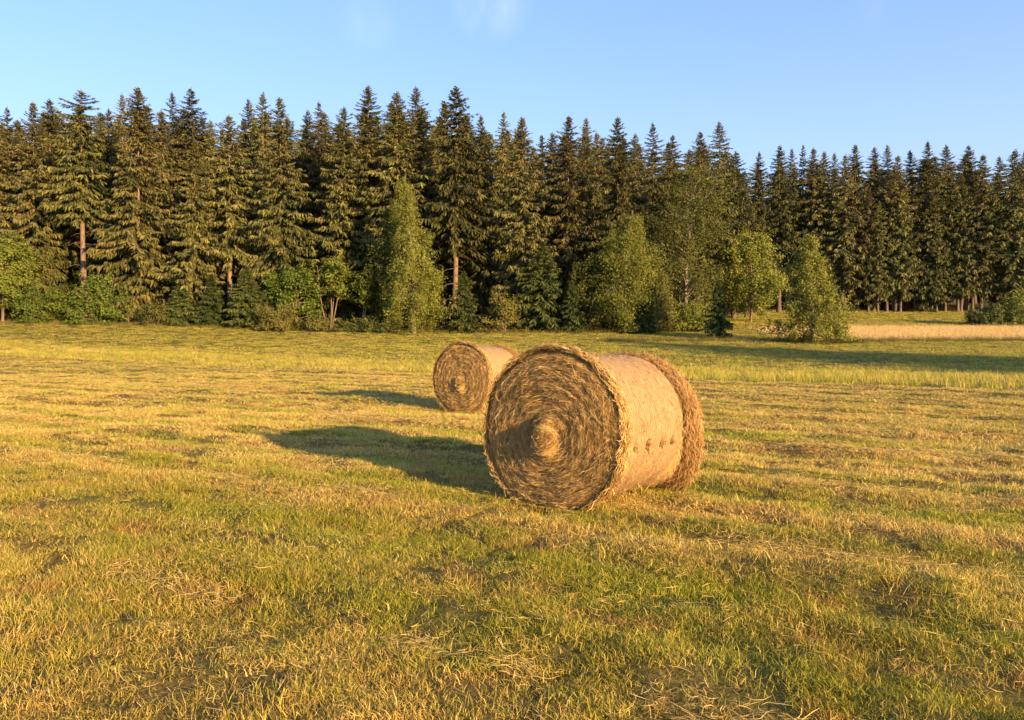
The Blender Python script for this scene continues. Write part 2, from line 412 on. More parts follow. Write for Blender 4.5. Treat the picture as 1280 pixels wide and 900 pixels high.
def make_leafy(seed, H, W, cb=1.0, shape='round', nl=46, leaves=7000, leaf=.12, droop=.2, hang=0.0, lm=None, bark=None, lean=0.0, stems=1, sig=.32):
    r = np.random.default_rng(seed)
    tr = Acc(); segs = []
    tops = []
    for sidx in range(stems):
        zz = np.linspace(-.2, H * .97, 9); ph = r.random() * 6
        off = 0 if stems == 1 else W * .16
        a = r.random() * 6.28
        w = np.maximum(zz, 0) / H
        wx = .04 * H * np.sin(w * 4 + ph) * w + lean * H * w ** 1.5 + off * math.cos(a) * (0.3 + w * 1.5)
        wy = .03 * H * np.cos(w * 5 + ph) * w + off * math.sin(a) * (0.3 + w * 1.5)
        tops.append((zz, wx, wy))
        rad = (0.012 * H + .03) * (1 - w) ** .9 / stems ** .4 + .012
        V, Fq = tube(np.stack([wx, wy, zz], 1), rad, 7); tr.add(V, Fq)
    C = []
    for k in range(nl):
        zz, wx, wy = tops[k % stems]
        t = (k + r.random()) / nl
        az = k * 2.39996 + r.normal(0, .3)
        if shape == 'bush':
            z0 = H * r.uniform(.02, .3); ce = r.uniform(.02, .98); e = math.asin(ce)
            ln = r.uniform(.72, 1.05); d = np.array([math.cos(az) * math.cos(e) * W / 2, math.sin(az) * math.cos(e) * W / 2, ce * H - z0 * .9])
            Ln = np.linalg.norm(d) * ln; d = d / np.linalg.norm(d)
        else:
            z0 = cb + (H * .96 - cb) * t
            if shape == 'cone': pr = (1 - t) ** .75 * .95 + .08
            elif shape == 'birch': pr = min(1.0, (t + .25) ** .5 * (1 - t) ** .62 * 1.5) + .06
            else: pr = math.sqrt(max(.03, 1 - (1.75 * t - .8) ** 2))
            Ln = W / 2 * pr * r.uniform(.65, 1.15)
            e = math.radians({'cone': 18, 'birch': 42, 'round': 30}[shape] + r.normal(0, 10))
            if shape == 'birch': Ln /= math.cos(e) * 1.05
            d = np.array([math.cos(az) * math.cos(e), math.sin(az) * math.cos(e), math.sin(e)])
        b0 = np.array([np.interp(z0, zz, wx), np.interp(z0, zz, wy), z0])
        s = np.linspace(0, 1, 5)[:, None]
        p = b0 + d * Ln * s + np.array([0, 0, -1.]) * droop * Ln * s ** 2
        p[1:] += r.normal(0, .04 * Ln, (4, 3)) * s[1:]
        V, Fq = tube(p, np.linspace(.012 * Ln + .012, .005, 5), 4); tr.add(V, Fq)
        nc = 3 + int(Ln * 1.6)
        for q in range(nc):
            sq = r.random() ** .6 * .78 + .27
            c = b0 + d * Ln * sq + np.array([0, 0, -1.]) * droop * Ln * sq ** 2 + r.normal(0, .10 * Ln + .05, 3)
            C.append((*c, r.uniform(.6, 1.3) * (.6 + .4 * Ln / (W / 2)), r.normal(0, .17)))
    C = np.array(C); leaves = int(leaves * 2.1); leaf = leaf * .72; sig = sig * .85
    w = C[:, 3] / C[:, 3].sum()
    ci = r.choice(len(C), leaves, p=w)
    P = C[ci, :3] + r.normal(0, sig, (leaves, 3)) * C[ci, 3:4] * np.array([1, 1, .8])
    if hang: P[:, 2] -= r.exponential(hang, leaves)
    P[:, 2] = np.maximum(P[:, 2], .05 + .25 * r.random(leaves))
    cen = np.array([0, 0, H * .45])
    Nn = unit(unit(P - cen) * .35 + unit(P - C[ci, :3]) * .55 + r.normal(0, .42, (leaves, 3)) + np.array([0, 0, .25]))
    size = leaf * r.uniform(.6, 1.35, leaves)
    V, Fq = quads_leaf(P, Nn, size, r)
    cr = Acc(); tint = np.clip(.5 + C[ci, 4] + r.normal(0, .10, leaves), 0, 1)
    cr.add(V, Fq, np.repeat(tint, 4))
    return tr.mesh('trunk', bark or M_BARKD, True), cr.mesh('crown', lm or M_LEAF)

# ------------------------------------------------------------------ ground sheet
def graded(lo, hi, fine_lo, fine_hi, step, ratio):
    a = list(np.arange(fine_lo, fine_hi + 1e-6, step))
    s = step; x = a[-1]; up = []
    while x < hi: s *= ratio; x += s; up.append(min(x, hi))
    s = step; x = a[0]; dn = []
    while x > lo: s *= ratio; x -= s; dn.append(max(x, lo))
    return np.array(dn[::-1] + a + up)
gx = graded(-800, 800, -9, 9, .06, 1.045)
gy = graded(-200, 1000, 2.0, 13, .06, 1.028)
GX, GY = np.meshgrid(gx, gy)
GZ = ground_z(GX, GY) - 0.012
nx, ny = len(gx), len(gy)
i = np.arange(ny - 1)[:, None] * nx; j = np.arange(nx - 1)[None]
Fg = np.stack([i + j, i + j + 1, i + nx + j + 1, i + nx + j], -1).reshape(-1, 4)
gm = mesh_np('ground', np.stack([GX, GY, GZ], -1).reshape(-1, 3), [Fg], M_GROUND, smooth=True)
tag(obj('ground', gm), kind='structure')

# ------------------------------------------------------------------ grass (stuff)
SRC = bpy.data.collections.new('grass_sources')       # never linked: only instanced by the stuff below
def make_tuft(name, seed, nb, rad, h0, h1, w, mat, lean=.5, seedhead=0.0):
    r = np.random.default_rng(seed)
    a = r.random(nb) * 6.283; q = np.sqrt(r.random(nb)) * rad
    P = np.stack([q * np.cos(a), q * np.sin(a), np.full(nb, -.01)], 1)
    h = r.uniform(h0, h1, nb) * np.where(r.random(nb) < .12, 1.5, 1.0)
    la = r.random(nb) * 6.283; lm = np.abs(r.normal(0, lean, nb))
    lm = np.where(r.random(nb) < .16, lm + 1.3, lm)          # some blades lie flat
    D = np.stack([np.cos(la) * lm, np.sin(la) * lm, np.ones(nb)], 1)
    D1 = unit(D); D2 = unit(D + np.stack([np.cos(la), np.sin(la), -.4 * np.ones(nb)], 1) * r.uniform(.1, .9, nb)[:, None])
    fa = r.random(nb) * 6.283
    S = np.stack([np.cos(fa), np.sin(fa), np.zeros(nb)], 1) * (w * r.uniform(.6, 1.3, nb))[:, None] * .5
    m = P + D1 * (h * .55)[:, None]; t = m + D2 * (h * .5)[:, None]
    V = np.stack([P - S, P + S, m + S * .8, m - S * .8, t], 1).reshape(-1, 3)
    b = np.arange(nb)[:, None] * 5
    Fq = b + np.array([[0, 1, 2, 3]]); Ft = b + np.array([[3, 2, 4]])
    t1 = np.repeat(r.random(nb), 5); t2 = np.repeat(np.clip(r.normal(.5, .25, nb), 0, 1), 5)
    fs = [Fq, Ft]; VV = [V]
    if seedhead:
        k = np.where(r.random(nb) < seedhead)[0]; n0 = len(V)
        hl = r.uniform(.05, .11, len(k))[:, None]; S2 = S[k] / (np.linalg.norm(S[k], axis=1, keepdims=True)) * .010
        b0 = t[k] - D2[k] * hl * .2
        hv = np.stack([b0, b0 + D2[k] * hl * .4 + S2, b0 + D2[k] * hl, b0 + D2[k] * hl * .4 - S2], 1).reshape(-1, 3)
        fs[0] = np.concatenate([Fq, n0 + np.arange(len(k) * 4).reshape(-1, 4)])
        VV.append(hv); t1 = np.concatenate([t1, np.zeros(len(k) * 4)]); t2 = np.concatenate([t2, np.repeat(r.uniform(.1, .5, len(k)), 4)])
    me = mesh_np(name, np.concatenate(VV), fs, mat, {'tint': t1, 'tint2': t2})
    return bpy.data.objects.new(name, me)

def collection_of(name, objs):
    c = bpy.data.collections.new(name)
    for o in objs: c.objects.link(o)
    return c

def scatter(name, X, Y, scl, coll, ncoll, label=None, zoff=0.0):
    n = len(X); r = rng
    Z = ground_z(X, Y) + zoff
    me = bpy.data.meshes.new(name); me.vertices.add(n)
    me.vertices.foreach_set('co', np.stack([X, Y, Z], 1).astype(np.float32).ravel())
    a = me.attributes.new('rot', 'FLOAT_VECTOR', 'POINT')
    a.data.foreach_set('vector', np.stack([r.normal(0, .1, n), r.normal(0, .1, n), r.random(n) * 6.283], 1).astype(np.float32).ravel())
    a = me.attributes.new('scl', 'FLOAT_VECTOR', 'POINT'); a.data.foreach_set('vector', scl.astype(np.float32).ravel())
    a = me.attributes.new('idx', 'INT', 'POINT'); a.data.foreach_set('value', r.integers(0, ncoll, n).astype(np.int32))
    o = obj(name, me)
    g = bpy.data.node_groups.new(name + '_nodes', 'GeometryNodeTree')
    g.interface.new_socket('Geometry', in_out='INPUT', socket_type='NodeSocketGeometry')
    g.interface.new_socket('Geometry', in_out='OUTPUT', socket_type='NodeSocketGeometry')
    gi = g.nodes.new('NodeGroupInput'); go = g.nodes.new('NodeGroupOutput')
    ip = g.nodes.new('GeometryNodeInstanceOnPoints'); ci = g.nodes.new('GeometryNodeCollectionInfo')
    ci.inputs['Collection'].default_value = coll; ci.inputs['Separate Children'].default_value = True; ci.inputs['Reset Children'].default_value = True
    def na(nm, dt):
        x = g.nodes.new('GeometryNodeInputNamedAttribute'); x.data_type = dt; x.inputs['Name'].default_value = nm
        return [s for s in x.outputs if s.enabled and s.name == 'Attribute'][0]
    e2r = g.nodes.new('FunctionNodeEulerToRotation')
    lk = g.links.new
    lk(gi.outputs[0], ip.inputs['Points']); lk(ci.outputs[0], ip.inputs['Instance'])
    ip.inputs['Pick Instance'].default_value = True
    lk(na('idx', 'INT'), ip.inputs['Instance Index']); lk(na('rot', 'FLOAT_VECTOR'), e2r.inputs[0]); lk(e2r.outputs[0], ip.inputs['Rotation'])
    lk(na('scl', 'FLOAT_VECTOR'), ip.inputs['Scale']); lk(ip.outputs[0], go.inputs[0])
    md = o.modifiers.new('scatter', 'NODES'); md.node_group = g
    return o

def field_points(y0, y1, per_m2, extra=2.5, k=.70):
    """random points in the widened view wedge between depths y0 and y1"""
    n = int(per_m2 * (k * (y1 ** 2 - y0 ** 2) + 2 * extra * (y1 - y0)))
    Y = np.sqrt(rng.random(n * 2) * (y1 ** 2 - y0 ** 2) + y0 ** 2)[:n]
    X = rng.uniform(-1, 1, n) * (k * Y + extra)
    return X, Y

bale_spots = []
def clear_bales(X, Y):
    k = np.ones(len(X), bool)
    for (cx, cy, ax, ay, half, rad) in bale_spots:
        dx, dy = X - cx, Y - cy
        al = dx * ax + dy * ay; ac = -dx * ay + dy * ax
        k &= ~((np.abs(al) < half) & (np.abs(ac) < rad))
    return k
NEAR = dict(face=(.325, 6.36), ang=math.radians(37.5), R=.682, Rn=.632, Lx=1.47)
FAR = dict(face=(-.99, 14.8), ang=math.radians(33), R=.685, Rn=.64, Lx=1.36)
for b in (NEAR, FAR):
    ax, ay = math.sin(b['ang']), math.cos(b['ang'])
    bale_spots.append((b['face'][0] + ax * b['Lx'] / 2, b['face'][1] + ay * b['Lx'] / 2, ax, ay, b['Lx'] / 2, .22))

short = [make_tuft('short_tuft', 100 + s, 60, .085, .016, .050, .0031, M_GRASS, .95) for s in range(8)]
longer = [make_tuft('long_tuft', 140 + s, 20, .07, .045, .10, .0036, M_GRASS, .6) for s in range(4)]
C_SHORT = collection_of('short_tufts', short)
C_LONG = collection_of('long_tufts', longer)
Xs, Ys, Ss = [], [], []
for (y0, y1, dn, sx, sz) in ((1.6, 5, 380, 1.0, 1.0), (5, 9, 270, 1.15, 1.0), (9, 16, 130, 1.7, 1.05), (16, 30, 48, 2.6, 1.1), (30, 52, 15, 4.2, 1.2)):
    X, Y = field_points(y0, y1, dn)
    u, v = uv_of(X, Y)
    keep = clear_bales(X, Y) & (v < 25.3)
    hole = fbm(X / .35, Y / .35, 33, 2)
    keep &= rng.random(len(X)) < np.clip((hole - .30) * 4.2, .26, 1)
    keep &= rng.random(len(X)) > residue_mask(X, Y) * .7
    X, Y = X[keep], Y[keep]
    hgt = .45 + 1.2 * fbm(X / .45, Y / .45, 41, 3) ** 1.4
    for (bx, by, ax, ay, half, rad) in bale_spots:
        hgt *= 1 - .55 * np.exp(-(((X - bx) ** 2 + (Y - by) ** 2) / 1.1) ** 2)
    s = np.stack([np.full(len(X), sx), np.full(len(X), sx), sz * hgt], 1) * rng.uniform(.75, 1.3, (len(X), 1))
    Xs.append(X); Ys.append(Y); Ss.append(s)
o = scatter('mown_grass', np.concatenate(Xs), np.concatenate(Ys), np.concatenate(Ss), C_SHORT, 8)
tag(o, 'short golden green stubble of the freshly mown meadow around the bales', 'grass', kind='stuff')
print('short tufts', sum(map(len, Xs)))

# longer green tufts left standing here and there
X, Y = field_points(1.8, 18, 26); u, v = uv_of(X, Y)
keep = clear_bales(X, Y) & (fbm(u / 1.1, v / .5, 51, 3) > .56) & (v < 25)
X, Y = X[keep], Y[keep]
# fringe round the feet of the bales
fx, fy = [], []
for (cx, cy, ax, ay, half, rad) in bale_spots:
    n = 60; al = rng.uniform(-half - .06, half + .06, n); ac = rng.choice([-1, 1], n) * rng.uniform(.24, .52, n)
    e = rng.random(n) < .3; al = np.where(e, rng.choice([-1, 1], n) * (half + rng.uniform(.02, .16, n)), al); ac = np.where(e, rng.uniform(-.5, .5, n), ac)
    fx.append(cx + al * ax - ac * ay); fy.append(cy + al * ay + ac * ax)
X = np.concatenate([X] + fx); Y = np.concatenate([Y] + fy)
s = rng.uniform(.6, 1.25, (len(X), 1)) * np.array([[1.0, 1.0, 1.0]])
o = scatter('long_grass', X, Y, s, C_LONG, 4)
tag(o, 'longer green grass blades left standing among the mown stubble', 'grass', kind='stuff')

# tall unmown seed grass behind the mown edge
tall = [make_tuft('tall_tuft', 180 + s, 26, .16, .14, .30, .0055, M_TALL, .32, .02) for s in range(6)]
C_TALL = collection_of('tall_tufts', tall)
X, Y = field_points(15, 62, 8.0, 6.0, .74); u, v = uv_of(X, Y)
pr = sstep(25.0, 25.5, v) * (1 - sstep(31, 37, v))
keep = rng.random(len(X)) < pr
X, Y, v = X[keep], Y[keep], v[keep]
hh = (.65 + .7 * fbm(X / 3, Y / 3, 61, 2)) * (1 - .45 * sstep(28, 36, v)) * np.interp(X, [-30, 0, 12], [.72, .8, 1.1])
s = np.stack([np.full(len(X), 1.5), np.full(len(X), 1.5), hh], 1)
o = scatter('tall_grass', X, Y, s, C_TALL, 6)
tag(o, 'band of taller unmown grass behind the mown part of the meadow', 'grass', kind='stuff')

# knee high green meadow up to the wood
X, Y = field_points(26, 117, 4.2, 5.0, .76); u, v = uv_of(X, Y)
edge = np.interp(X, [4, 40], [79.5, 116])
keep = (v > 31) & (Y < edge) & ~((Y > 66.5) & (Y < 84.5) & (X > 30)) & (rng.random(len(X)) < np.clip(60.0 / Y, .5, 1))
X, Y = X[keep], Y[keep]
s = np.stack([np.full(len(X), 5.0), np.full(len(X), 5.0), (1.7 + 1.2 * fbm(X / 5, Y / 2, 71, 2)) * (1 + .9 * sstep(80, 92, Y))], 1)
o = scatter('meadow_grass', X, Y, s, C_SHORT, 8)
tag(o, 'even green meadow grass stretching from the tall band to the wood', 'grass', kind='stuff')

# dry pinkish strip on the right, with a darker rough margin in front
dryt = [make_tuft('dry_tuft', 220 + s, 26, .3, .25, .5, .010, M_DRYG, .3, .5) for s in range(4)]
C_DRY = collection_of('dry_tufts', dryt)
n = 16000; Y = rng.uniform(66.5, 83, n); X = rng.uniform(22, 100, n)
keep = (rng.random(n) < sstep(24, 36, X)); X, Y = X[keep], Y[keep]
s = np.stack([np.full(len(X), 1.5), np.full(len(X), 1.5), rng.uniform(.6, 1.1, len(X))], 1)
tag(scatter('dry_grass', X, Y, s, C_DRY, 4), 'strip of dry pinkish tan grass at the right below the far wood', 'grass', kind='stuff')
rgt = [make_tuft('rough_tuft', 240 + s, 26, .3, .25, .55, .010, M_ROUGHG, .4, .15) for s in range(4)]
C_RGH = collection_of('rough_tufts', rgt)
n = 1500; X = rng.uniform(8, 95, n); Y = 65.6 + rng.normal(0, .55, n) + 1.2 * (fbm(X / 6, X * 0, 81, 2) - .5)
n2 = 1300; X2 = rng.uniform(-75, 10, n2); Y2 = 77.3 + rng.normal(0, .8, n2)
X = np.concatenate([X, X2]); Y = np.concatenate([Y, Y2])
s = np.stack([np.full(len(X), 1.3), np.full(len(X), 1.3), rng.uniform(.5, 1.15, len(X))], 1)
tag(scatter('rough_grass', X, Y, s, C_RGH, 4), 'dark rough grass margin along the foot of the wood and dry strip', 'grass', kind='stuff')

# cut hay left lying along the swath lines
def ribbons(pts, width, side):
    """pts (n,k,3), width (n,), side (n,3)"""
    n, k, _ = pts.shape
    taper = np.ones(k); taper[0] = .5; taper[-1] = .25
    S = side[:, None, :] * (width[:, None] * .5 * taper[None])[:, :, None]
    V = np.stack([pts - S, pts + S], 2).reshape(n, k * 2, 3)
    q = np.arange(k - 1) * 2
    Fb = np.stack([q, q + 1, q + 3, q + 2], 1)
    Fq = (np.arange(n)[:, None, None] * (k * 2) + Fb[None]).reshape(-1, 4)
    return V.reshape(-1, 3), Fq, k * 2
def residue():
    X, Y, A, S = [], [], [], []
    for s in SWATH:
        near = s < 9
        n = 12000 if near else 26000
        u = rng.uniform(-26, 24, n) if s > 12 else rng.uniform(-11, 9, n)
        w = s + 0.16 * (vnoise(u / 2.3, u * 0 + s, 21) - 0.5)
        v = w - .12 + rng.normal(0, .055 + .006 * s, n)
        m = fbm(u / .9, v * 0 + s * 3.1, 91, 3)
        k = rng.random(n) < sstep(.50 - .05 * (s < 6) - .08 * (s > 7), .64 - .05 * (s < 6) - .08 * (s > 7), m)
        X.append(CD * u[k] - SD * v[k]); Y.append(SD * u[k] + CD * v[k])
        A.append(np.full(k.sum(), .0)); S.append(np.full(k.sum(), 1.0))
    n = 26000                                       # loose bits everywhere
    x, y = field_points(1.8, 16, 1, 2); 
    x, y = field_points(1.8, 18, 520, 2)
    k = rng.random(len(x)) < np.clip((fbm(x / .6, y / .6, 95, 3) - .38) * 3, 0.03, 1)
    X.append(x[k]); Y.append(y[k]); S.append(np.full(k.sum(), .55))
    X = np.concatenate(X); Y = np.concatenate(Y); S = np.concatenate(S)
    k = (Y > 1.7) & clear_bales(X, Y); X, Y, S = X[k], Y[k], S[k]
    n = len(X)
    a = math.atan2(SD, CD) + rng.normal(0, .6, n)
    ln = rng.uniform(.03, .11, n) * (.7 + .3 * S); c = rng.normal(0, .8, n)
    t = np.linspace(-.5, .5, 4)
    ang = a[:, None] + c[:, None] * t[None]
    px = X[:, None] + ln[:, None] * t * np.cos(ang); py = Y[:, None] + ln[:, None] * t * np.sin(ang)
    lift = rng.uniform(.008, .045, n)[:, None] + rng.normal(0, .14, n)[:, None] * (t * ln[:, None])
    pz = ground_z(px, py) + np.maximum(lift, .006)
    d = np.stack([np.cos(a), np.sin(a), np.zeros(n)], 1)
    side = unit(np.cross(d, np.stack([rng.normal(0, .6, n), rng.normal(0, .6, n), np.ones(n)], 1)))
    wd = rng.uniform(.0015, .0030, n) * np.maximum(1, np.hypot(X, Y) / 7)
    V, Fq, k = ribbons(np.stack([px, py, pz], -1), wd, side)
    tint = np.clip(rng.normal(.55, .25, n), 0, 1) * (.55 + .45 * S)
    return mesh_np('cut_hay', V, [Fq], M_STRAWBITS, {'tint': np.repeat(tint, k)})
tag(obj('cut_hay', residue()), 'pale cut hay left lying in thin broken rows across the stubble', 'hay', kind='stuff')

# ------------------------------------------------------------------ hay bales
def mat_hay(name, stops, sx, sy):
    m, nt = new_mat(name)
    s = attr(nt, 'surf').outputs['Vector']
    mp = N(nt, 'ShaderNodeMapping'); mp.inputs['Scale'].default_value = (sx, sy, 1); L(nt, s, mp.inputs[0])
    n1 = noise(nt, mp.outputs[0], 1.0, 4, .7)
    p = N(nt, 'ShaderNodeBsdfPrincipled'); p.inputs['Roughness'].default_value = .85; p.inputs['Specular IOR Level'].default_value = .15
    L(nt, ramp(nt, n1, stops), p.inputs['Base Color'])
    b = N(nt, 'ShaderNodeBump'); b.inputs['Strength'].default_value = .9; b.inputs['Distance'].default_value = .015
    L(nt, n1, b.inputs['Height']); L(nt, b.outputs[0], p.inputs['Normal'])
    o = N(nt, 'ShaderNodeOutputMaterial'); L(nt, p.outputs[0], o.inputs[0])
    return m
HAY_ST = [(0, (.19, .10, .032)), (.35, (.42, .25, .082)), (.7, (.60, .40, .15)), (1, (.74, .55, .25))]
def mat_strand(name='hay_strand', stops=HAY_ST):
    m, nt = new_mat(name)
    c = ramp(nt, attr(nt, 'tint').outputs['Fac'], stops)
    geo = N(nt, 'ShaderNodeNewGeometry')
    n = noise(nt, geo.outputs['Position'], 9.0, 3)
    c = mixc(nt, .55, c, ramp(nt, n, [(.32, (.66, .62, .57)), (.68, (1.15, 1.12, 1.08))]), 'MULTIPLY')
    leaf_out(nt, c, .12, .7, .2)
    return m
M_HAYB = mat_hay('hay_core', [(.3, (.26, .15, .055)), (.7, (.50, .32, .125))], 40, 9)
M_STRAND = mat_strand()
M_FRINGE = mat_strand('hay_fringe', [(0, (.20, .10, .034)), (.5, (.42, .245, .09)), (1, (.58, .39, .16))])
M_NETSTRAW = mat_tint('netted_straw', [(0, (.20, .11, .045)), (.5, (.33, .21, .10)), (1, (.46, .32, .17))], .1)
def mat_net():
    m, nt = new_mat('net_wrap')
    s = attr(nt, 'surf').outputs['Vector']
    mp = N(nt, 'ShaderNodeMapping'); mp.inputs['Scale'].default_value = (165, 10, 1); L(nt, s, mp.inputs[0])
    n1 = noise(nt, mp.outputs[0], 1.0, 4, .65)
    mp2 = N(nt, 'ShaderNodeMapping'); mp2.inputs['Scale'].default_value = (16, 2.5, 1); L(nt, s, mp2.inputs[0])
    n2 = noise(nt, mp2.outputs[0], 1.0, 3)
    sep = N(nt, 'ShaderNodeSeparateXYZ'); L(nt, s, sep.inputs[0])
    th = math_n(nt, 'PINGPONG', math_n(nt, 'MULTIPLY_ADD', n2, .012, sep.outputs[0]), .016)
    th = mrange(nt, th, .0, .0055, 1, 0)
    c = ramp(nt, n1, [(.32, (.15, .08, .03)), (.46, (.29, .17, .07)), (.58, (.37, .235, .105)), (.72, (.47, .31, .15))])
    c = mixc(nt, .35, c, ramp(nt, n2, [(.3, (.72, .66, .58)), (.7, (1.15, 1.12, 1.08))]), 'MULTIPLY')
    c = mixc(nt, math_n(nt, 'MULTIPLY', th, .42), c, (.60, .45, .30))
    p = N(nt, 'ShaderNodeBsdfPrincipled'); p.inputs['Roughness'].default_value = .75; p.inputs['Specular IOR Level'].default_value = .2
    L(nt, c, p.inputs['Base Color'])
    b = N(nt, 'ShaderNodeBump'); b.inputs['Strength'].default_value = .9; b.inputs['Distance'].default_value = .010
    L(nt, n1, b.inputs['Height']); L(nt, b.outputs[0], p.inputs['Normal'])
    o = N(nt, 'ShaderNodeOutputMaterial'); L(nt, p.outputs[0], o.inputs[0])
    return m
M_NET = mat_net()

def grid_faces(nr, nt_, wrap=True):
    i = np.arange(nr - 1)[:, None] * nt_; j = np.arange(nt_)[None] if wrap else np.arange(nt_ - 1)[None]
    k = (j + 1) % nt_
    return np.stack([i + j, i + k, i + nt_ + k, i + nt_ + j], -1).reshape(-1, 4)

def make_bale(prm, seed, label, knob, off, detail=1.0):
    r = np.random.default_rng(seed)
    R, Rn, Lx = prm['R'], prm['Rn'], prm['Lx']
    ang = prm['ang']; fx_, fy_ = prm['face']
    c = R - .03
    root = empty('hay_bale', (fx_, fy_, float(terrain(np.array([fx_]), np.array([fy_]))[0])), PI / 2 - ang)
    tag(root, label, 'hay bale', 'round hay bales on the mown meadow')
    NS = 9.0
    def lump(th): return 1 + .028 * (fbm(np.cos(th) * 2.2 + 5, np.sin(th) * 2.2 + 5, seed, 2) - .5)
    def fix(P):          # the bale settles flat on the ground
        z = P[..., 2]; P[..., 2] = np.where(z < -c + .015, -c + .015 + (z + c - .015) * .12, z)
        return P
    def face(rho, th, sgn=-1.0, x0=0.0, Rr=R, kn=knob, of=off):
        rr = Rr * lump(th) * rho
        y = of[0] * (1 - rho) + rr * np.cos(th); z = of[1] * (1 - rho) + rr * np.sin(th)
        ph = rho * NS - th / (2 * PI)
        fr = ph - np.floor(ph)
        ridge = .013 * (np.abs(fr - .5) * 2) ** 1.5
        bul = .055 * (1 - rho ** 3) - .035 * sstep(.9, 1.0, rho)
        nz = .032 * (fbm(y * 9 + 20, z * 9 + 20, seed + 3, 3) - .5) + .03 * (fbm(y * 3 + 20, z * 3 + 20, seed + 7, 2) - .5)
        dk = np.hypot((y - of[0]) / .10, (z - of[1]) / .165)
        k = kn * (1 - sstep(.55, 1.25, dk)) - kn * .12 * np.exp(-((dk - 1.75) / .55) ** 2)
        x = x0 + sgn * (bul + ridge + nz + k)
        return np.stack([x, y, z], -1)
    def strands_face(n, sgn, x0, Rr, kn, of, name_attr):
        rho = np.sqrt(r.random(n)) * 1.0; th = r.random(n) * 6.283
        ln = r.uniform(.03, .10, n) + r.exponential(.06, n); K = 5
        s = np.linspace(-.5, .5, K)
        dth = ln / np.maximum(rho * Rr, .05); dth = np.minimum(dth, 1.6)
        drift = r.normal(0, .40, n) * ln / Rr
        T = th[:, None] + dth[:, None] * s; Q = np.clip(rho[:, None] + drift[:, None] * s, .01, 1.01)
        P = face(Q, T, sgn, x0, Rr, kn, of)
        lift = r.uniform(.000, .016, n)[:, None] + r.exponential(.011, n)[:, None] * (2 * s[None] * r.choice([-1, 1], n)[:, None] > .3)
        P[..., 0] += sgn * lift
        P = P + r.normal(0, .004, P.shape)
        d = unit(P[:, -1] - P[:, 0])
        side = unit(np.cross(d, np.stack([np.ones(n), r.normal(0, .5, n), r.normal(0, .5, n)], 1)))
        V, Fq, k = ribbons(fix(P), r.uniform(.0015, .0038, n) * (1.0 if detail == 1 else 1.9), side)
        V[:, 2] += c
        fr_ = rho * NS - th / (2 * PI); fr_ = fr_ - np.floor(fr_)
        return V, Fq, np.repeat(np.clip(r.normal(.46, .18, n) + .36 * (np.abs(fr_ - .5) * 2 - .5), 0, 1), k)
    def strands_side(n, xa, xb, rad_fn, lo, hi, wid=1.0, wild=.35, hangf=0.0, fuzz=.02):
        th = r.random(n) * 6.283; x = xa + (xb - xa) * r.random(n)
        ln = r.uniform(lo, hi, n); K = 5; s = np.linspace(-.5, .5, K)
        da = r.normal(0, wild, n)
        T = th[:, None] + (ln * np.cos(da) / R)[:, None] * s; X = x[:, None] + (ln * np.sin(da))[:, None] * s
        rad = rad_fn(X, T) + r.uniform(0, .022, n)[:, None] + (np.abs(r.normal(0, fuzz, n))[:, None] * (s[None] * r.choice([-1, 1], n)[:, None] > .2))
        P = np.stack([X, rad * np.cos(T), rad * np.sin(T)], -1) + r.normal(0, .004, (n, K, 3))
        if hangf: P[..., 2] -= hangf * (s[None] + .5) * ln[:, None] * np.abs(np.cos(th))[:, None]
        d = unit(P[:, -1] - P[:, 0]); nr = np.stack([r.normal(0, .4, n), np.cos(th), np.sin(th)], 1)
        side = unit(np.cross(d, nr + r.normal(0, .35, (n, 3))))
        V, Fq, k = ribbons(fix(P), r.uniform(.003, .0065, n) * wid, side)
        V[:, 2] += c
        return V, Fq, np.repeat(np.clip(r.normal(.5, .25, n), 0, 1), k)
    def end_part(sgn, x0, Rr, kn, of, prof, n_face, n_side, side_args, mat_s, radf=None):
        nr_, nt_ = 46, 150
        rho = np.linspace(.012, 1, nr_)[:, None]; th = np.linspace(0, 2 * PI, nt_, endpoint=False)[None]
        Pf = face(rho + th * 0, th + rho * 0, sgn, x0, Rr, kn, of)
        rows = [Pf]
        for (dx, q) in prof:
            rad = (Rr * lump(th[0]) * q if radf is None else radf(np.full(nt_, x0 - sgn * dx), th[0]) - .025) + .03 * (fbm(np.cos(th[0]) * 4 + dx * 9 + 30, np.sin(th[0]) * 4 + 30, seed + 9, 2) - .5)
            rows.append(np.stack([np.full(nt_, x0 - sgn * dx), rad * np.cos(th[0]), rad * np.sin(th[0])], -1)[None])
        P = np.concatenate(rows, 0); nrt = len(P)
        surf = np.stack([np.broadcast_to(np.concatenate([rho[:, 0] * Rr, Rr + np.array([p[0] for p in prof])])[:, None], (nrt, nt_)),
                         np.broadcast_to(th * R, (nrt, nt_)), np.zeros((nrt, nt_))], -1)
        V0 = fix(P).reshape(-1, 3); V0[:, 2] += c
        F0 = grid_faces(nrt, nt_)
        cap = np.arange(nt_)[None]
        A = Acc(); A.add(V0, F0, .3)
        for (V, Fq, a) in (strands_face(n_face, sgn, x0, Rr, kn, of, ''), strands_side(n_side, *side_args)):
            A.add(V, Fq, a)
        V = np.concatenate(A.V); Fq = np.concatenate(A.F)
        uvv = np.zeros_like(V); uvv[:len(V0)] = surf.reshape(-1, 3)
        me = mesh_np('hay_end', V, [Fq, cap], M_HAYB, {'tint': np.concatenate(A.A)}, uv=uvv)
        me.materials.append(mat_s)
        mi = np.zeros(len(Fq) + 1, np.int32); mi[len(F0):-1] = 1
        me.polygons.foreach_set('material_index', mi)
        return obj('hay_end', me, root)
    # near end: face, rounded shoulder, loose hay over the edge of the net
    ring_n = lambda X, T: R * lump(T) * (1.0 - .9 * np.clip(X - .06, 0, 1))
    d = detail
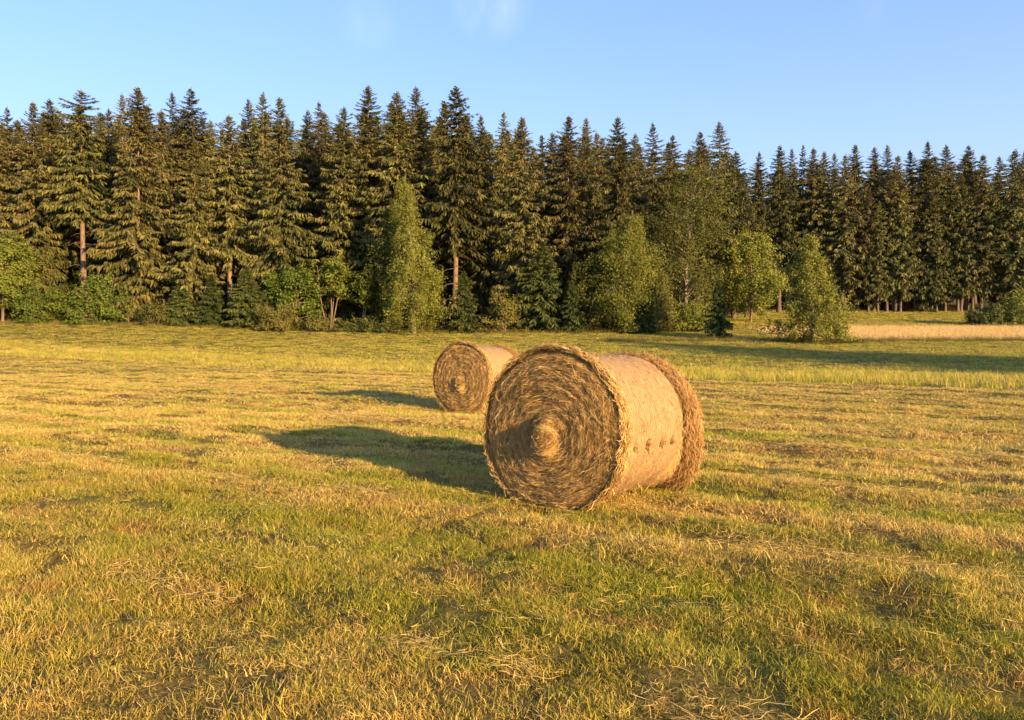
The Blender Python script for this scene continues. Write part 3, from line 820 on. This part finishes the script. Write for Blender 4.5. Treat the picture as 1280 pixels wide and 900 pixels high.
    end_part(-1.0, 0.0, R, knob, off, [(.02, 1.002), (.05, 1.0), (.08, .98), (.11, .945), (.14, .90)],
             int(42000 * d), int(6500 * d), (-.03, .085, ring_n, .07, .26, 1.0, .45), M_STRAND)
    # far end: shaggy collar sticking out past the net
    x1 = Lx; Rb = R - .065
    root.rotation_euler.y = .022
    def ring_f(X, T):
        bel = np.exp(-((X - (x1 - .14)) / .17) ** 2)
        return Rb * lump(T) * (.955 + bel * (.055 + .115 * np.abs(np.cos(T)) * (1 - .45 * np.sin(T)) + .09 * np.clip(-np.sin(T), 0, 1) + .13 * np.exp(-(((T % (2 * PI)) - 3.85) / .5) ** 2)))
    end_part(1.0, x1, Rb, .02, (0, 0), [(.01, .99), (.05, 1.0), (.10, 1.0), (.14, 1.0), (.18, .99), (.22, .97), (.26, .97), (.33, .93), (.40, .9)],
             int(3000 * d), int(15000 * d), (x1 - .27, x1 + .03, ring_f, .05, .20, .8, .36, .14, .022), M_FRINGE, ring_f)
    # netted middle
    xs = np.linspace(.08, x1 - .20, 70); nt_ = 300; th = np.linspace(0, 2 * PI, nt_, endpoint=False)
    XX, TT = np.meshgrid(xs, th, indexing='ij')
    knots = [.33, .55, .81, 1.02]
    def net_rad(XX, TT):
        rad = Rn * lump(TT) + .03 * (fbm(XX * 7, TT * 2.2, seed + 13, 3) - .5) + .006 * (fbm(XX * 60, TT * 5, seed + 15, 2) - .5) + .010 * np.sin((XX - .1) / (x1 - .32) * PI)
        phi = (TT - PI + PI) % (2 * PI)                      # theta=pi is the -y (sunny) side
        up = PI - TT + .19                                          # angle above mid height on that side
        for kx in knots:
            g = np.exp(-((XX - kx) / .022) ** 2) * sstep(-.05, .02, up) * (1 - sstep(.1, .5, up))
            rad = rad - .007 * g + .004 * np.sin(XX * 260) * g
            rad = rad - .06 * np.exp(-(((XX - kx) / .034) ** 2 + ((up + .01) / .055) ** 2))
            rad = rad + .010 * np.exp(-(((XX - kx) / .035) ** 2 + ((up + .10) / .05) ** 2))
        return rad
    rad = net_rad(XX, TT)
    P = np.stack([XX, rad * np.cos(TT), rad * np.sin(TT)], -1)
    V0 = fix(P).reshape(-1, 3); V0[:, 2] += c
    F0 = grid_faces(len(xs), nt_)
    V1, F1, a1 = strands_side(int(5000 * d), .12, x1 - .24, lambda X, T: net_rad(X, T % (2 * PI)) - .019, .03, .10, .7, .3)
    V = np.concatenate([V0, V1]); Fq = np.concatenate([F0, F1 + len(V0)])
    uvv = np.zeros_like(V); uvv[:len(V0)] = np.stack([XX, TT * Rn, XX * 0], -1).reshape(-1, 3)
    sm = np.zeros(len(Fq), bool); sm[:len(F0)] = True
    me = mesh_np('net_wrap', V, [Fq], M_NET, {'tint': np.concatenate([np.zeros(len(V0)), a1])}, sm, uvv)
    me.materials.append(M_NETSTRAW)
    mi = np.zeros(len(Fq), np.int32); mi[len(F0):] = 1; me.polygons.foreach_set('material_index', mi)
    obj('net_wrap', me, root)
    # tufts of hay bursting through the net
    if knob > .08:
        for q, kx in enumerate(knots):
            n = 46; sz = (.9, 1.5, 1.1, 1.0)[q]
            a = r.random(n) * 6.283
            rad0 = Rn * .975
            D = unit(np.stack([np.cos(a) * .9, -np.abs(r.normal(.35, .25, n)), np.sin(a) * .7 - .25], 1))
            P0 = np.stack([np.full(n, kx), np.full(n, -rad0 * .985 - .004), np.full(n, c - .125)], 1) + r.normal(0, .012, (n, 3)) * sz
            K = 4; s = np.linspace(0, 1, K)
            P = P0[:, None] + D[:, None] * (r.uniform(.015, .042, n) * sz)[:, None, None] * s[None, :, None]
            P[..., 2] -= .012 * s[None] ** 2
            side = unit(np.cross(D, r.normal(0, 1, (n, 3))))
            V, Fq, k = ribbons(P, r.uniform(.004, .008, n), side)
            t = bpy.data.objects.new('hay_tuft', mesh_np('hay_tuft', V, [Fq], M_STRAND, {'tint': np.repeat(r.uniform(0, .4, n), k)}))
            link(t, root)
    return root
make_bale(NEAR, 3, 'large round hay bale in front, net wrapped, with a knob of hay in its end', .095, (-.01, -.06))
make_bale(FAR, 8, 'smaller looking round hay bale farther back, partly hidden by the front bale', .06, (-.03, -.11), .8)

# ------------------------------------------------------------------ trees
def place(name, meshes, x, y, h_src, h, wfac, rz, label, cat, group=None, part_names=('trunk', 'crown')):
    root = empty(name, (x, y, float(terrain(np.array([x]), np.array([y]))[0])), rz)
    k = h / h_src
    root.scale = (k * wfac, k * wfac, k)
    tag(root, label, cat, group)
    for nm, me in zip(part_names, meshes): obj(nm, me, root)
    return root

VAR = {}
for kk in range(7): VAR['full%d' % kk] = make_spruce(300 + kk, 25, 1.6 + .8 * (kk % 3), 3.7 + .3 * (kk % 2), 1.0, 1.0)
for kk in range(3): VAR['bare%d' % kk] = make_spruce(320 + kk, 25, (11.5, 8.6, 9.4)[kk], 3.4, 1.0, .9)
for kk in range(3): VAR['open%d' % kk] = make_spruce(340 + kk, 25, 5.0, 3.3, .85, .8, open_top=.3)
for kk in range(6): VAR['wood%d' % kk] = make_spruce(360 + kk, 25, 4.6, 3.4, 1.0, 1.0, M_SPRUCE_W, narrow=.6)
for kk in range(3): VAR['young%d' % kk] = make_spruce(380 + kk, 8, .25, 2.1, 1.6, .75, M_SPRUCE_Y, narrow=.85)
print('variants done')

G_FRONT, G_REAR = 'spruces at the edge of the wood', 'spruces in the shaded inner rows of the wood'
# px of tip, y of tip, depth, variant, width factor, label
SPR = [
 (-6, 131, 86, 'full1', 1.0, 'spruce cut by the left picture edge, its right branches showing'),
 (14, 137, 92, 'open0', .8, 'thin reddish spruce tip nearest the left picture edge'),
 (45, 130, 83, 'full0', 1.05, 'broad spruce over the bluish green bush, left of its twin tip'),
 (67, 127, 86, 'full2', .9, 'narrower twin spruce just right of the broad one above the bush'),
 (107, 116, 82, 'bare0', 1.1, 'tall spruce with a long bare sunlit trunk at the left'),
 (141, 139, 92, 'full3', .9, 'dark round topped spruce in the gap right of the bare trunk'),
 (158, 120, 90, 'open1', .8, 'dark spruce tip close against the left of the bright pointed spruce'),
 (175, 112, 81, 'full4', 1.0, 'bright pointed spruce branched to the ground, tallest at the left'),
 (205, 141, 91, 'wood1', 1.1, 'blunt dark spruce between the bright pointed one and the airy tip'),
 (220, 119, 95, 'open2', .7, 'slender half bare spruce spire left of the airy layered tip'),
 (242, 114, 93, 'open0', 1.05, 'airy spruce tip with layered branches and sky showing through'),
 (247, 178, 80, 'full2', .95, 'lower sunlit spruce standing in front of the airy layered tip'),
 (267, 153, 94, 'full1', .8, 'small round dark spruce top right of the airy layered tip'),
 (288, 147, 82, 'bare1', 1.05, 'spruce with a short orange trunk lit below its crown'),
 (314, 127, 92, 'open1', .85, 'dark spruce tip right of the orange trunked spruce'),
 (331, 119, 88, 'open2', .95, 'second of three crowded spires, the highest of them'),
 (352, 125, 81, 'full0', .92, 'bright drooping spruce left of the black gap in the wood'),
 (386, 141, 93, 'wood2', 1.1, 'dark spruce rising behind the black gap'),
 (401, 130, 90, 'open0', .8, 'thin ragged spruce tip over the black gap'),
 (431, 137, 84, 'full3', 1.0, 'spruce with long level boughs right of the black gap'),
 (461, 111, 86, 'full1', .92, 'very tall dark tipped spruce left of the bright birch'),
 (499, 118, 85, 'open2', 1.05, 'ragged broad topped spruce directly behind the bright birch'),
 (522, 111, 88, 'open1', 1.0, 'tall brownish spruce just right above the bright birch'),
 (556, 131, 90, 'wood0', 1.0, 'short spruce tip tucked left of the lanky spike'),
 (570, 112, 83, 'bare2', 1.12, 'wide spruce with a lanky spike and trunk showing low down'),
 (602, 147, 86, 'full2', .85, 'spruce tip on the right shoulder of the wide spiked spruce'),
 (630, 142, 91, 'open0', .85, 'slim spruce before the notch, left of a broad blunt spruce'),
 (654, 148, 82, 'full4', 1.02, 'broad blunt spruce with low skirts behind the front bale'),
 (690, 168, 94, 'wood3', 1.0, 'low dark spruce in the notch between two broad crowns'),
 (710, 147, 86, 'full0', .92, 'broad pale sided spruce left of the red tinged tip'),
 (732, 149, 90, 'open1', .9, 'red tinged spruce tip between two broad crowns'),
 (745, 168, 92, 'wood1', .8, 'small dark spruce tip beside the red tinged one'),
 (770, 149, 85, 'full3', 1.05, 'broad spruce behind the drooping middle birch'),
 (792, 170, 91, 'wood2', .9, 'short spruce shoulder right of the broad spruce over the middle birch'),
 (815, 157, 92, 'open2', .95, 'slim pale stemmed spruce spire right of the middle birch'),
 (839, 171, 93, 'open0', 1.0, 'dark spruce tip with spread arms left over the tall thin birch'),
 (874, 167, 96, 'full1', .95, 'dark domed spruce tip over the tall thin birch'),
 (897, 155, 97, 'open1', .9, 'lone high spire with a pale stem right of the tall thin birch'),
 (917, 192, 99, 'wood0', 1.1, 'low brown spruce on the right flank of the lone high spire'),
 (947, 192, 112, 'full2', .85, 'pointed green spruce first after the dip in the skyline'),
 (973, 184, 112, 'wood2', 1.15, 'brown flushed spruce left behind the lone conical birch'),
 (987, 187, 117, 'open1', .7, 'first of the small thin tips over the lone conical birch'),
 (1001, 183, 118, 'open0', .7, 'highest of the small thin tips over the lone conical birch'),
 (1014, 187, 116, 'wood1', .9, 'small spruce tip straight above the lone conical birch'),
 (1028, 191, 116, 'wood3', .85, 'last thin tip right of the lone conical birch'),
 (1041, 193, 120, 'open2', .8, 'tiny faint spruce tip before the stepped spire'),
 (1054, 195, 114, 'wood0', 1.0, 'blunt spruce leaning against the left of the stepped spire'),
 (1067, 182, 115, 'full4', .8, 'stepped spruce spire right of the lone conical birch'),
 (1091, 186, 116, 'wood2', 1.0, 'left of two even spires above the dry strip'),
 (1106, 183, 119, 'open1', .8, 'right of two even spires above the dry strip'),
 (1119, 196, 114, 'wood1', 1.0, 'lower bluish spruce between the even spires and the highest right tree'),
 (1134, 190, 116, 'wood3', 1.0, 'rusty spruce hugging the highest tree of the right wood'),
 (1155, 179, 114, 'full0', .82, 'highest spruce of the right wood, above visible trunks'),
 (1178, 184, 115, 'wood0', 1.15, 'broad rounded spruce next right of the highest one in the right wood'),
 (1207, 184, 116, 'wood2', 1.1, 'sharp spruce above the left side of the round dense bush'),
 (1225, 195, 114, 'wood1', .95, 'dark short spruce behind the round dense bush'),
 (1245, 197, 117, 'wood3', .9, 'thin low spruce over the right half of the round dense bush'),
 (1264, 189, 113, 'wood0', 1.0, 'spruce above the pale shrub at the right picture edge'),
 (1277, 190, 116, 'full1', .75, 'last spruce cut by the right picture edge'),
]
HS = {'young0': 8, 'young1': 8, 'young2': 8}
first = {}
def put_spruce(px, yt, Y, var, wf, label, group, rz=None):
    x = x_of(px, Y); zt = H_CAM + (HORIZ - yt) / F_PX * Y
    z0 = float(terrain(np.array([x]), np.array([Y]))[0])
    wf = wf * rng.uniform(1.0, 1.36)
    place('spruce_tree' if not var.startswith('young') else 'young_spruce', VAR[var], x, Y, HS.get(var, 25.0), zt - z0, wf,
          rng.random() * 6.28 if rz is None else rz, label, 'tree', group)
for row in SPR: put_spruce(*row, G_FRONT)

# inner rows, glimpsed in the gaps
sky_px = [s[0] for s in SPR if s[1] < 175 or s[0] > 900]; sky_y = [s[1] for s in SPR if s[1] < 175 or s[0] > 900]
sky_px, sky_y = zip(*sorted(zip(sky_px, sky_y)))
GAPS = [(-999, 107, 'left of the bare sunlit trunk'), (107, 175, 'between the bare sunlit trunk and the bright pointed spruce'),
        (175, 290, 'between the bright pointed spruce and the orange trunk'), (290, 365, 'between the orange trunk and the black gap'),
        (365, 420, 'inside the black gap'), (420, 515, 'between the black gap and the bright birch'), (515, 655, 'between the bright birch and the broad blunt spruce'),
        (655, 785, 'between the broad blunt spruce and the middle birch'), (785, 862, 'between the middle birch and the tall thin birch'),
        (862, 1015, 'between the tall thin birch and the lone conical birch'), (1015, 1160, 'between the lone conical birch and the highest right tree'),
        (1160, 2999, 'right of the highest spruce in the right wood')]
def gap_label(px):
    for a, b, t in GAPS:
        if a <= px < b: return 'dim spruce deep in the wood, ' + t
for rowi, (dy, drop, step) in enumerate(((12, 15, 25), (21, 26, 29), (33, 38, 36), (50, 50, 40))):
    px = -120 + rowi * 9
    while px < 1400:
        p = px + rng.normal(0, 5)
        Yb = float(np.interp(p, [640, 830, 960, 1000], [84, 94, 112, 115])) + dy + rng.normal(0, 1.5)
        yt = float(np.interp(p, sky_px, sky_y)) + drop * rng.uniform(.7, 1.6)
        put_spruce(p, yt, Yb, rng.choice(['wood0', 'wood1', 'wood2', 'wood3', 'wood4', 'wood5', 'full5', 'full6']), rng.uniform(.95, 1.25), gap_label(p), G_REAR)
        px += step * (1.0 if p < 900 else .8)
# the right wood's front trunks stand in a dense line
RT = [1086, 1098, 1108, 1116, 1124, 1143, 1165, 1171, 1182, 1196, 1201, 1216]
for k, p in enumerate(RT):
    put_spruce(p + rng.normal(0, 1), 225 + rng.uniform(-15, 30), 112.5 + rng.uniform(0, 2), 'wood%d' % (k % 4), .72,
               ('spruce with a pale bare foot, number %s in the trunk row facing the far green strip' % ['one', 'two', 'three', 'four', 'five', 'six', 'seven', 'eight', 'nine', 'ten', 'eleven', 'twelve'][k]) if False else
               'slim spruce with a bare foot in the trunk row facing the far green strip', 'slim trunks along the far green strip')

# trees to the right outside the picture that throw the long shadow over the meadow
VAR['dense'] = make_spruce(399, 25, 2.0, 4.3, 1.7, 1.0, narrow=.4)
for k, (x, y, h, v, wf) in enumerate([(70 + (4 if q % 2 else 0), -7.0 - 2.6 * q - (4 if q % 2 else 0), 22 - .55 * q, 'dense', 1.35) for q in range(11)]):
    place('spruce_tree', VAR[v], x, y, 25.0, h, wf, k * 1.3, 'spruce standing right of the picture, throwing its shadow over the meadow', 'tree', 'spruces that shade the meadow from the right')

# leafy trees, shrubs and young spruces along the edge: px, top y, foot depth, width px
def leafy(name, px, yt, Y, wpx, label, cat, seed, group=None, **kw):
    x = x_of(px, Y); z0 = float(terrain(np.array([x]), np.array([Y]))[0])
    h = H_CAM + (HORIZ - yt) / F_PX * Y - z0
    W = wpx / F_PX * Y
    ms = make_leafy(seed, h, W, **kw)
    return place(name, ms, x, Y, 1.0, 1.0, 1.0, 0.0, label, cat, group, ('trunk', 'crown') if 'bush' not in kw.get('shape', '') else ('stems', 'foliage'))
G_SHRUB = 'shrubs along the foot of the wood'
leafy('leafy_tree', 4, 292, 79, 84, 'yellow green leafy tree filling the left picture edge', 'tree', 501, cb=1.2, shape='round', nl=60, leaves=9000, leaf=.15, lm=M_BIRCH, droop=.25)
leafy('leafy_shrub', 55, 352, 77.5, 64, 'bluish green rounded bush near the left picture edge', 'shrub', 502, G_SHRUB, shape='bush', nl=46, leaves=4200, leaf=.13, lm=M_LEAF, stems=3, droop=.05, sig=.26)
leafy('leafy_shrub', 122, 342, 77.5, 78, 'light green bush below the long bare sunlit trunk', 'shrub', 503, G_SHRUB, shape='bush', nl=50, leaves=5000, leaf=.14, lm=M_LEAF, stems=4, droop=.08, sig=.3)
leafy('leafy_shrub', 196, 374, 77.5, 40, 'low olive bush at the foot of the bright pointed spruce', 'shrub', 504, G_SHRUB, shape='bush', nl=26, leaves=1800, leaf=.12, lm=M_OLIVE, stems=3, droop=.1, sig=.24)
leafy('leafy_shrub', 343, 380, 75.5, 58, 'yellowish domed shrub standing out in front of the wood', 'shrub', 505, G_SHRUB, shape='bush', nl=44, leaves=3600, leaf=.11, lm=M_GOLD, stems=5, droop=.1, sig=.22)
leafy('leafy_tree', 374, 338, 78, 78, 'bright green spreading small tree below the black gap', 'tree', 506, cb=1.0, shape='round', nl=34, leaves=3800, leaf=.17, lm=M_LEAF, droop=.1, sig=.34, stems=2)
leafy('leafy_tree', 412, 330, 79.5, 62, 'small tree with dark bare twisted stems right of the bright green one', 'tree', 507, cb=3.2, shape='round', nl=26, leaves=2600, leaf=.16, lm=M_LEAF, droop=.05, sig=.32, stems=4)
leafy('leafy_tree', 452, 338, 78.5, 46, 'small green tree just left of the shaded birch', 'tree', 508, cb=2.2, shape='round', nl=26, leaves=2300, leaf=.15, lm=M_LEAF, droop=.1, sig=.3, stems=2)
leafy('leafy_shrub', 455, 393, 76.5, 70, 'low dull shrub under the small green trees left of the birches', 'shrub', 509, G_SHRUB, shape='bush', nl=30, leaves=2400, leaf=.11, lm=M_OLIVE, stems=4, droop=.1, sig=.22)
leafy('leafy_shrub', 395, 392, 76.8, 50, 'low brownish shrub under the bright green spreading tree', 'shrub', 510, G_SHRUB, shape='bush', nl=26, leaves=1700, leaf=.11, lm=M_OLIVE, stems=4, droop=.1, sig=.22)
leafy('birch_tree', 487, 258, 79.0, 52, 'dark shaded birch close behind the bright birch', 'tree', 511, cb=1.5, shape='birch', nl=44, leaves=6500, leaf=.13, lm=M_OLIVE, bark=M_BARKB, droop=.55, hang=.45, sig=.3)
leafy('birch_tree', 517, 214, 76.0, 86, 'bright yellow green birch, tallest leafy tree, with a white foot', 'tree', 512, cb=1.8, shape='cone', nl=95, leaves=21000, leaf=.105, lm=M_BIRCH, bark=M_BARKB, droop=.6, hang=.5, sig=.3, lean=-.03)
leafy('leafy_shrub', 632, 362, 77.0, 54, 'orange tinged shrub right of the young spruce by the birch', 'shrub', 513, G_SHRUB, shape='bush', nl=36, leaves=2900, leaf=.12, lm=M_GOLD, stems=4, droop=.1, sig=.25)
leafy('leafy_tree', 738, 322, 79.5, 74, 'dark green shaded leafy tree left of the drooping middle birch', 'tree', 514, cb=.6, shape='round', nl=50, leaves=6000, leaf=.14, lm=M_OLIVE, droop=.25, hang=.2, sig=.34)
leafy('birch_tree', 783, 264, 77.0, 84, 'drooping middle birch with pale green curtains of leaves', 'tree', 515, cb=1.0, shape='birch', nl=70, leaves=17000, leaf=.11, lm=M_BIRCH, bark=M_BARKB, droop=.65, hang=.6, sig=.32)
leafy('birch_tree', 818, 308, 78.0, 58, 'low olive birch leaning on the right of the middle birch', 'tree', 516, cb=.6, shape='cone', nl=46, leaves=6000, leaf=.125, lm=M_OLIVE, bark=M_BARKB, droop=.4, hang=.3, sig=.3)
leafy('birch_tree', 858, 206, 84.0, 100, 'tall thin crowned birch with a long pale stem', 'tree', 517, cb=2.5, shape='birch', nl=80, leaves=14500, leaf=.125, lm=M_OLIVE, bark=M_BARKB, droop=.4, hang=.4, sig=.36)
leafy('leafy_shrub', 856, 366, 80.0, 74, 'green bush at the foot of the tall thin birch', 'shrub', 518, G_SHRUB, shape='bush', nl=40, leaves=3800, leaf=.13, lm=M_LEAF, stems=3, droop=.1, sig=.28)
leafy('leafy_tree', 938, 288, 94.0, 74, 'golden green leafy tree beyond the small dark spruce', 'tree', 519, cb=1.0, shape='round', nl=56, leaves=8500, leaf=.15, lm=M_BIRCH, droop=.3, hang=.3, sig=.38)
leafy('leafy_tree', 932, 262, 101.0, 66, 'dull grey green crown showing above the golden green leafy tree', 'tree', 523, cb=3.0, shape='round', nl=40, leaves=5000, leaf=.16, lm=M_OLIVE, droop=.3, hang=.3, sig=.38)
leafy('birch_tree', 1014, 288, 63.5, 98, 'lone conical birch standing forward on the meadow, branched to the ground', 'tree', 520, cb=.3, shape='cone', nl=80, leaves=13500, leaf=.105, lm=M_BIRCH, bark=M_BARKB, droop=.3, hang=.22, sig=.26)
leafy('leafy_shrub', 1237, 379, 88.0, 56, 'round dense bush on the far meadow at the right', 'shrub', 521, shape='bush', nl=70, leaves=7500, leaf=.11, lm=M_DARKBUSH, stems=4, droop=.05, sig=.24)
leafy('leafy_shrub', 1274, 366, 87.0, 48, 'pale green open shrub at the right picture edge', 'shrub', 522, shape='bush', nl=34, leaves=2600, leaf=.14, lm=M_LEAF, stems=3, droop=.05, sig=.3)
G_Y = 'young spruces along the foot of the wood'
for row in [
 (92, 362, 77.8, 'young0', .8, 'small yellowish young spruce between the two green bushes at left'),
 (228, 350, 78.0, 'young1', 1.2, 'dark young spruce, left of the dense dark row under the orange trunk'),
 (264, 343, 78.0, 'young2', 1.25, 'dark young spruce, middle of the dense dark row under the orange trunk'),
 (308, 332, 77.5, 'young0', 1.0, 'young spruce with visible tip right of the orange trunk'),
 (330, 352, 78.5, 'young1', .9, 'small young spruce behind the yellowish domed shrub'),
 (580, 338, 77.0, 'young2', 1.0, 'young spruce right of the bright birch'),
 (676, 300, 78.5, 'young0', 1.0, 'half grown spruce with wide low boughs behind the front bale'),
 (715, 350, 77.5, 'young1', 1.1, 'young dark spruce left of the middle birch'),
 (805, 352, 76.0, 'young2', .95, 'young spruce at the right foot of the middle birch'),
 (897, 349, 68.5, 'young1', .85, 'small dark spruce alone on the edge, left of the lone conical birch'),
]: put_spruce(*row, G_Y)

# ------------------------------------------------------------------ sky, sun, camera
w = bpy.data.worlds.new('World'); sc.world = w; w.use_nodes = True
nt = w.node_tree; nt.nodes.clear()
sky = N(nt, 'ShaderNodeTexSky', sky_type='NISHITA'); sky.sun_disc = False
sky.sun_elevation = SUN_EL; sky.sun_rotation = SUN_AZ
sky.air_density = 1.0; sky.dust_density = 1.2; sky.ozone_density = 3.6; sky.altitude = 500
tc = N(nt, 'ShaderNodeTexCoord')
nrm = N(nt, 'ShaderNodeVectorMath', operation='NORMALIZE'); L(nt, tc.outputs['Generated'], nrm.inputs[0])
def wisp(px, py, size, amt, seed):
    d = Vector(((px - 640) / F_PX, 1, (HORIZ - py) / F_PX)).normalized()
    dp = N(nt, 'ShaderNodeVectorMath', operation='DISTANCE'); L(nt, nrm.outputs[0], dp.inputs[0]); dp.inputs[1].default_value = d
    mask = mrange(nt, dp.outputs['Value'], size, 0, 0, amt)
    mp = N(nt, 'ShaderNodeMapping'); mp.inputs['Rotation'].default_value = (0, .8, 0); mp.inputs['Scale'].default_value = (17, 9, 9); mp.inputs['Location'].default_value = (seed, 0, 0); L(nt, nrm.outputs[0], mp.inputs[0])
    return math_n(nt, 'MULTIPLY', mask, mrange(nt, noise(nt, mp.outputs[0], 1.0, 4), .3, .85))
cl = math_n(nt, 'ADD', wisp(612, 2, .06, .4, 0), math_n(nt, 'ADD', wisp(1085, 14, .035, .16, 3), wisp(460, 30, .05, .10, 5)))
veil = math_n(nt, 'MULTIPLY_ADD', noise(nt, nrm.outputs[0], 2.2, 3), .2, .32)
skyc = mixc(nt, veil, sky.outputs[0], (1.5, 2.15, 3.6))
sepz = N(nt, 'ShaderNodeSeparateXYZ'); L(nt, nrm.outputs[0], sepz.inputs[0])
skyc = mixc(nt, mrange(nt, sepz.outputs[2], .42, .05, 0, .55), skyc, (2.25, 2.7, 3.55))
mxs = mixc(nt, cl, skyc, (4.2, 4.5, 5.0))
bg = N(nt, 'ShaderNodeBackground'); bg.inputs['Strength'].default_value = 0.105
L(nt, mxs, bg.inputs['Color'])
out = N(nt, 'ShaderNodeOutputWorld'); L(nt, bg.outputs[0], out.inputs[0])

sd = bpy.data.lights.new('sun', 'SUN'); sd.energy = 4.3; sd.angle = math.radians(.53); sd.color = (1.0, .69, .33)
so = bpy.data.objects.new('sun', sd); link(so)
dirv = Vector((math.sin(SUN_AZ) * math.cos(SUN_EL), math.cos(SUN_AZ) * math.cos(SUN_EL), math.sin(SUN_EL)))
so.rotation_euler = dirv.to_track_quat('Z', 'Y').to_euler(); so.location = (40, -40, 30)

cd = bpy.data.cameras.new('camera'); cam = bpy.data.objects.new('camera', cd); link(cam)
cd.sensor_width = 36; cd.lens = 36 * F_PX / 1280; cd.clip_end = 5000; cd.clip_start = .05
cam.location = (0, 0, H_CAM); cam.rotation_euler = (PI / 2 - math.atan((450 - HORIZ) / F_PX), 0, 0)
sc.camera = cam
sc.view_settings.view_transform = 'Standard'; sc.view_settings.look = 'None'
sc.view_settings.exposure = 1.68; sc.view_settings.gamma = 1; sc.view_settings.use_curve_mapping = False
sc.cycles.max_bounces = 6; sc.cycles.diffuse_bounces = 3; sc.cycles.transmission_bounces = 3; sc.cycles.transparent_max_bounces = 4
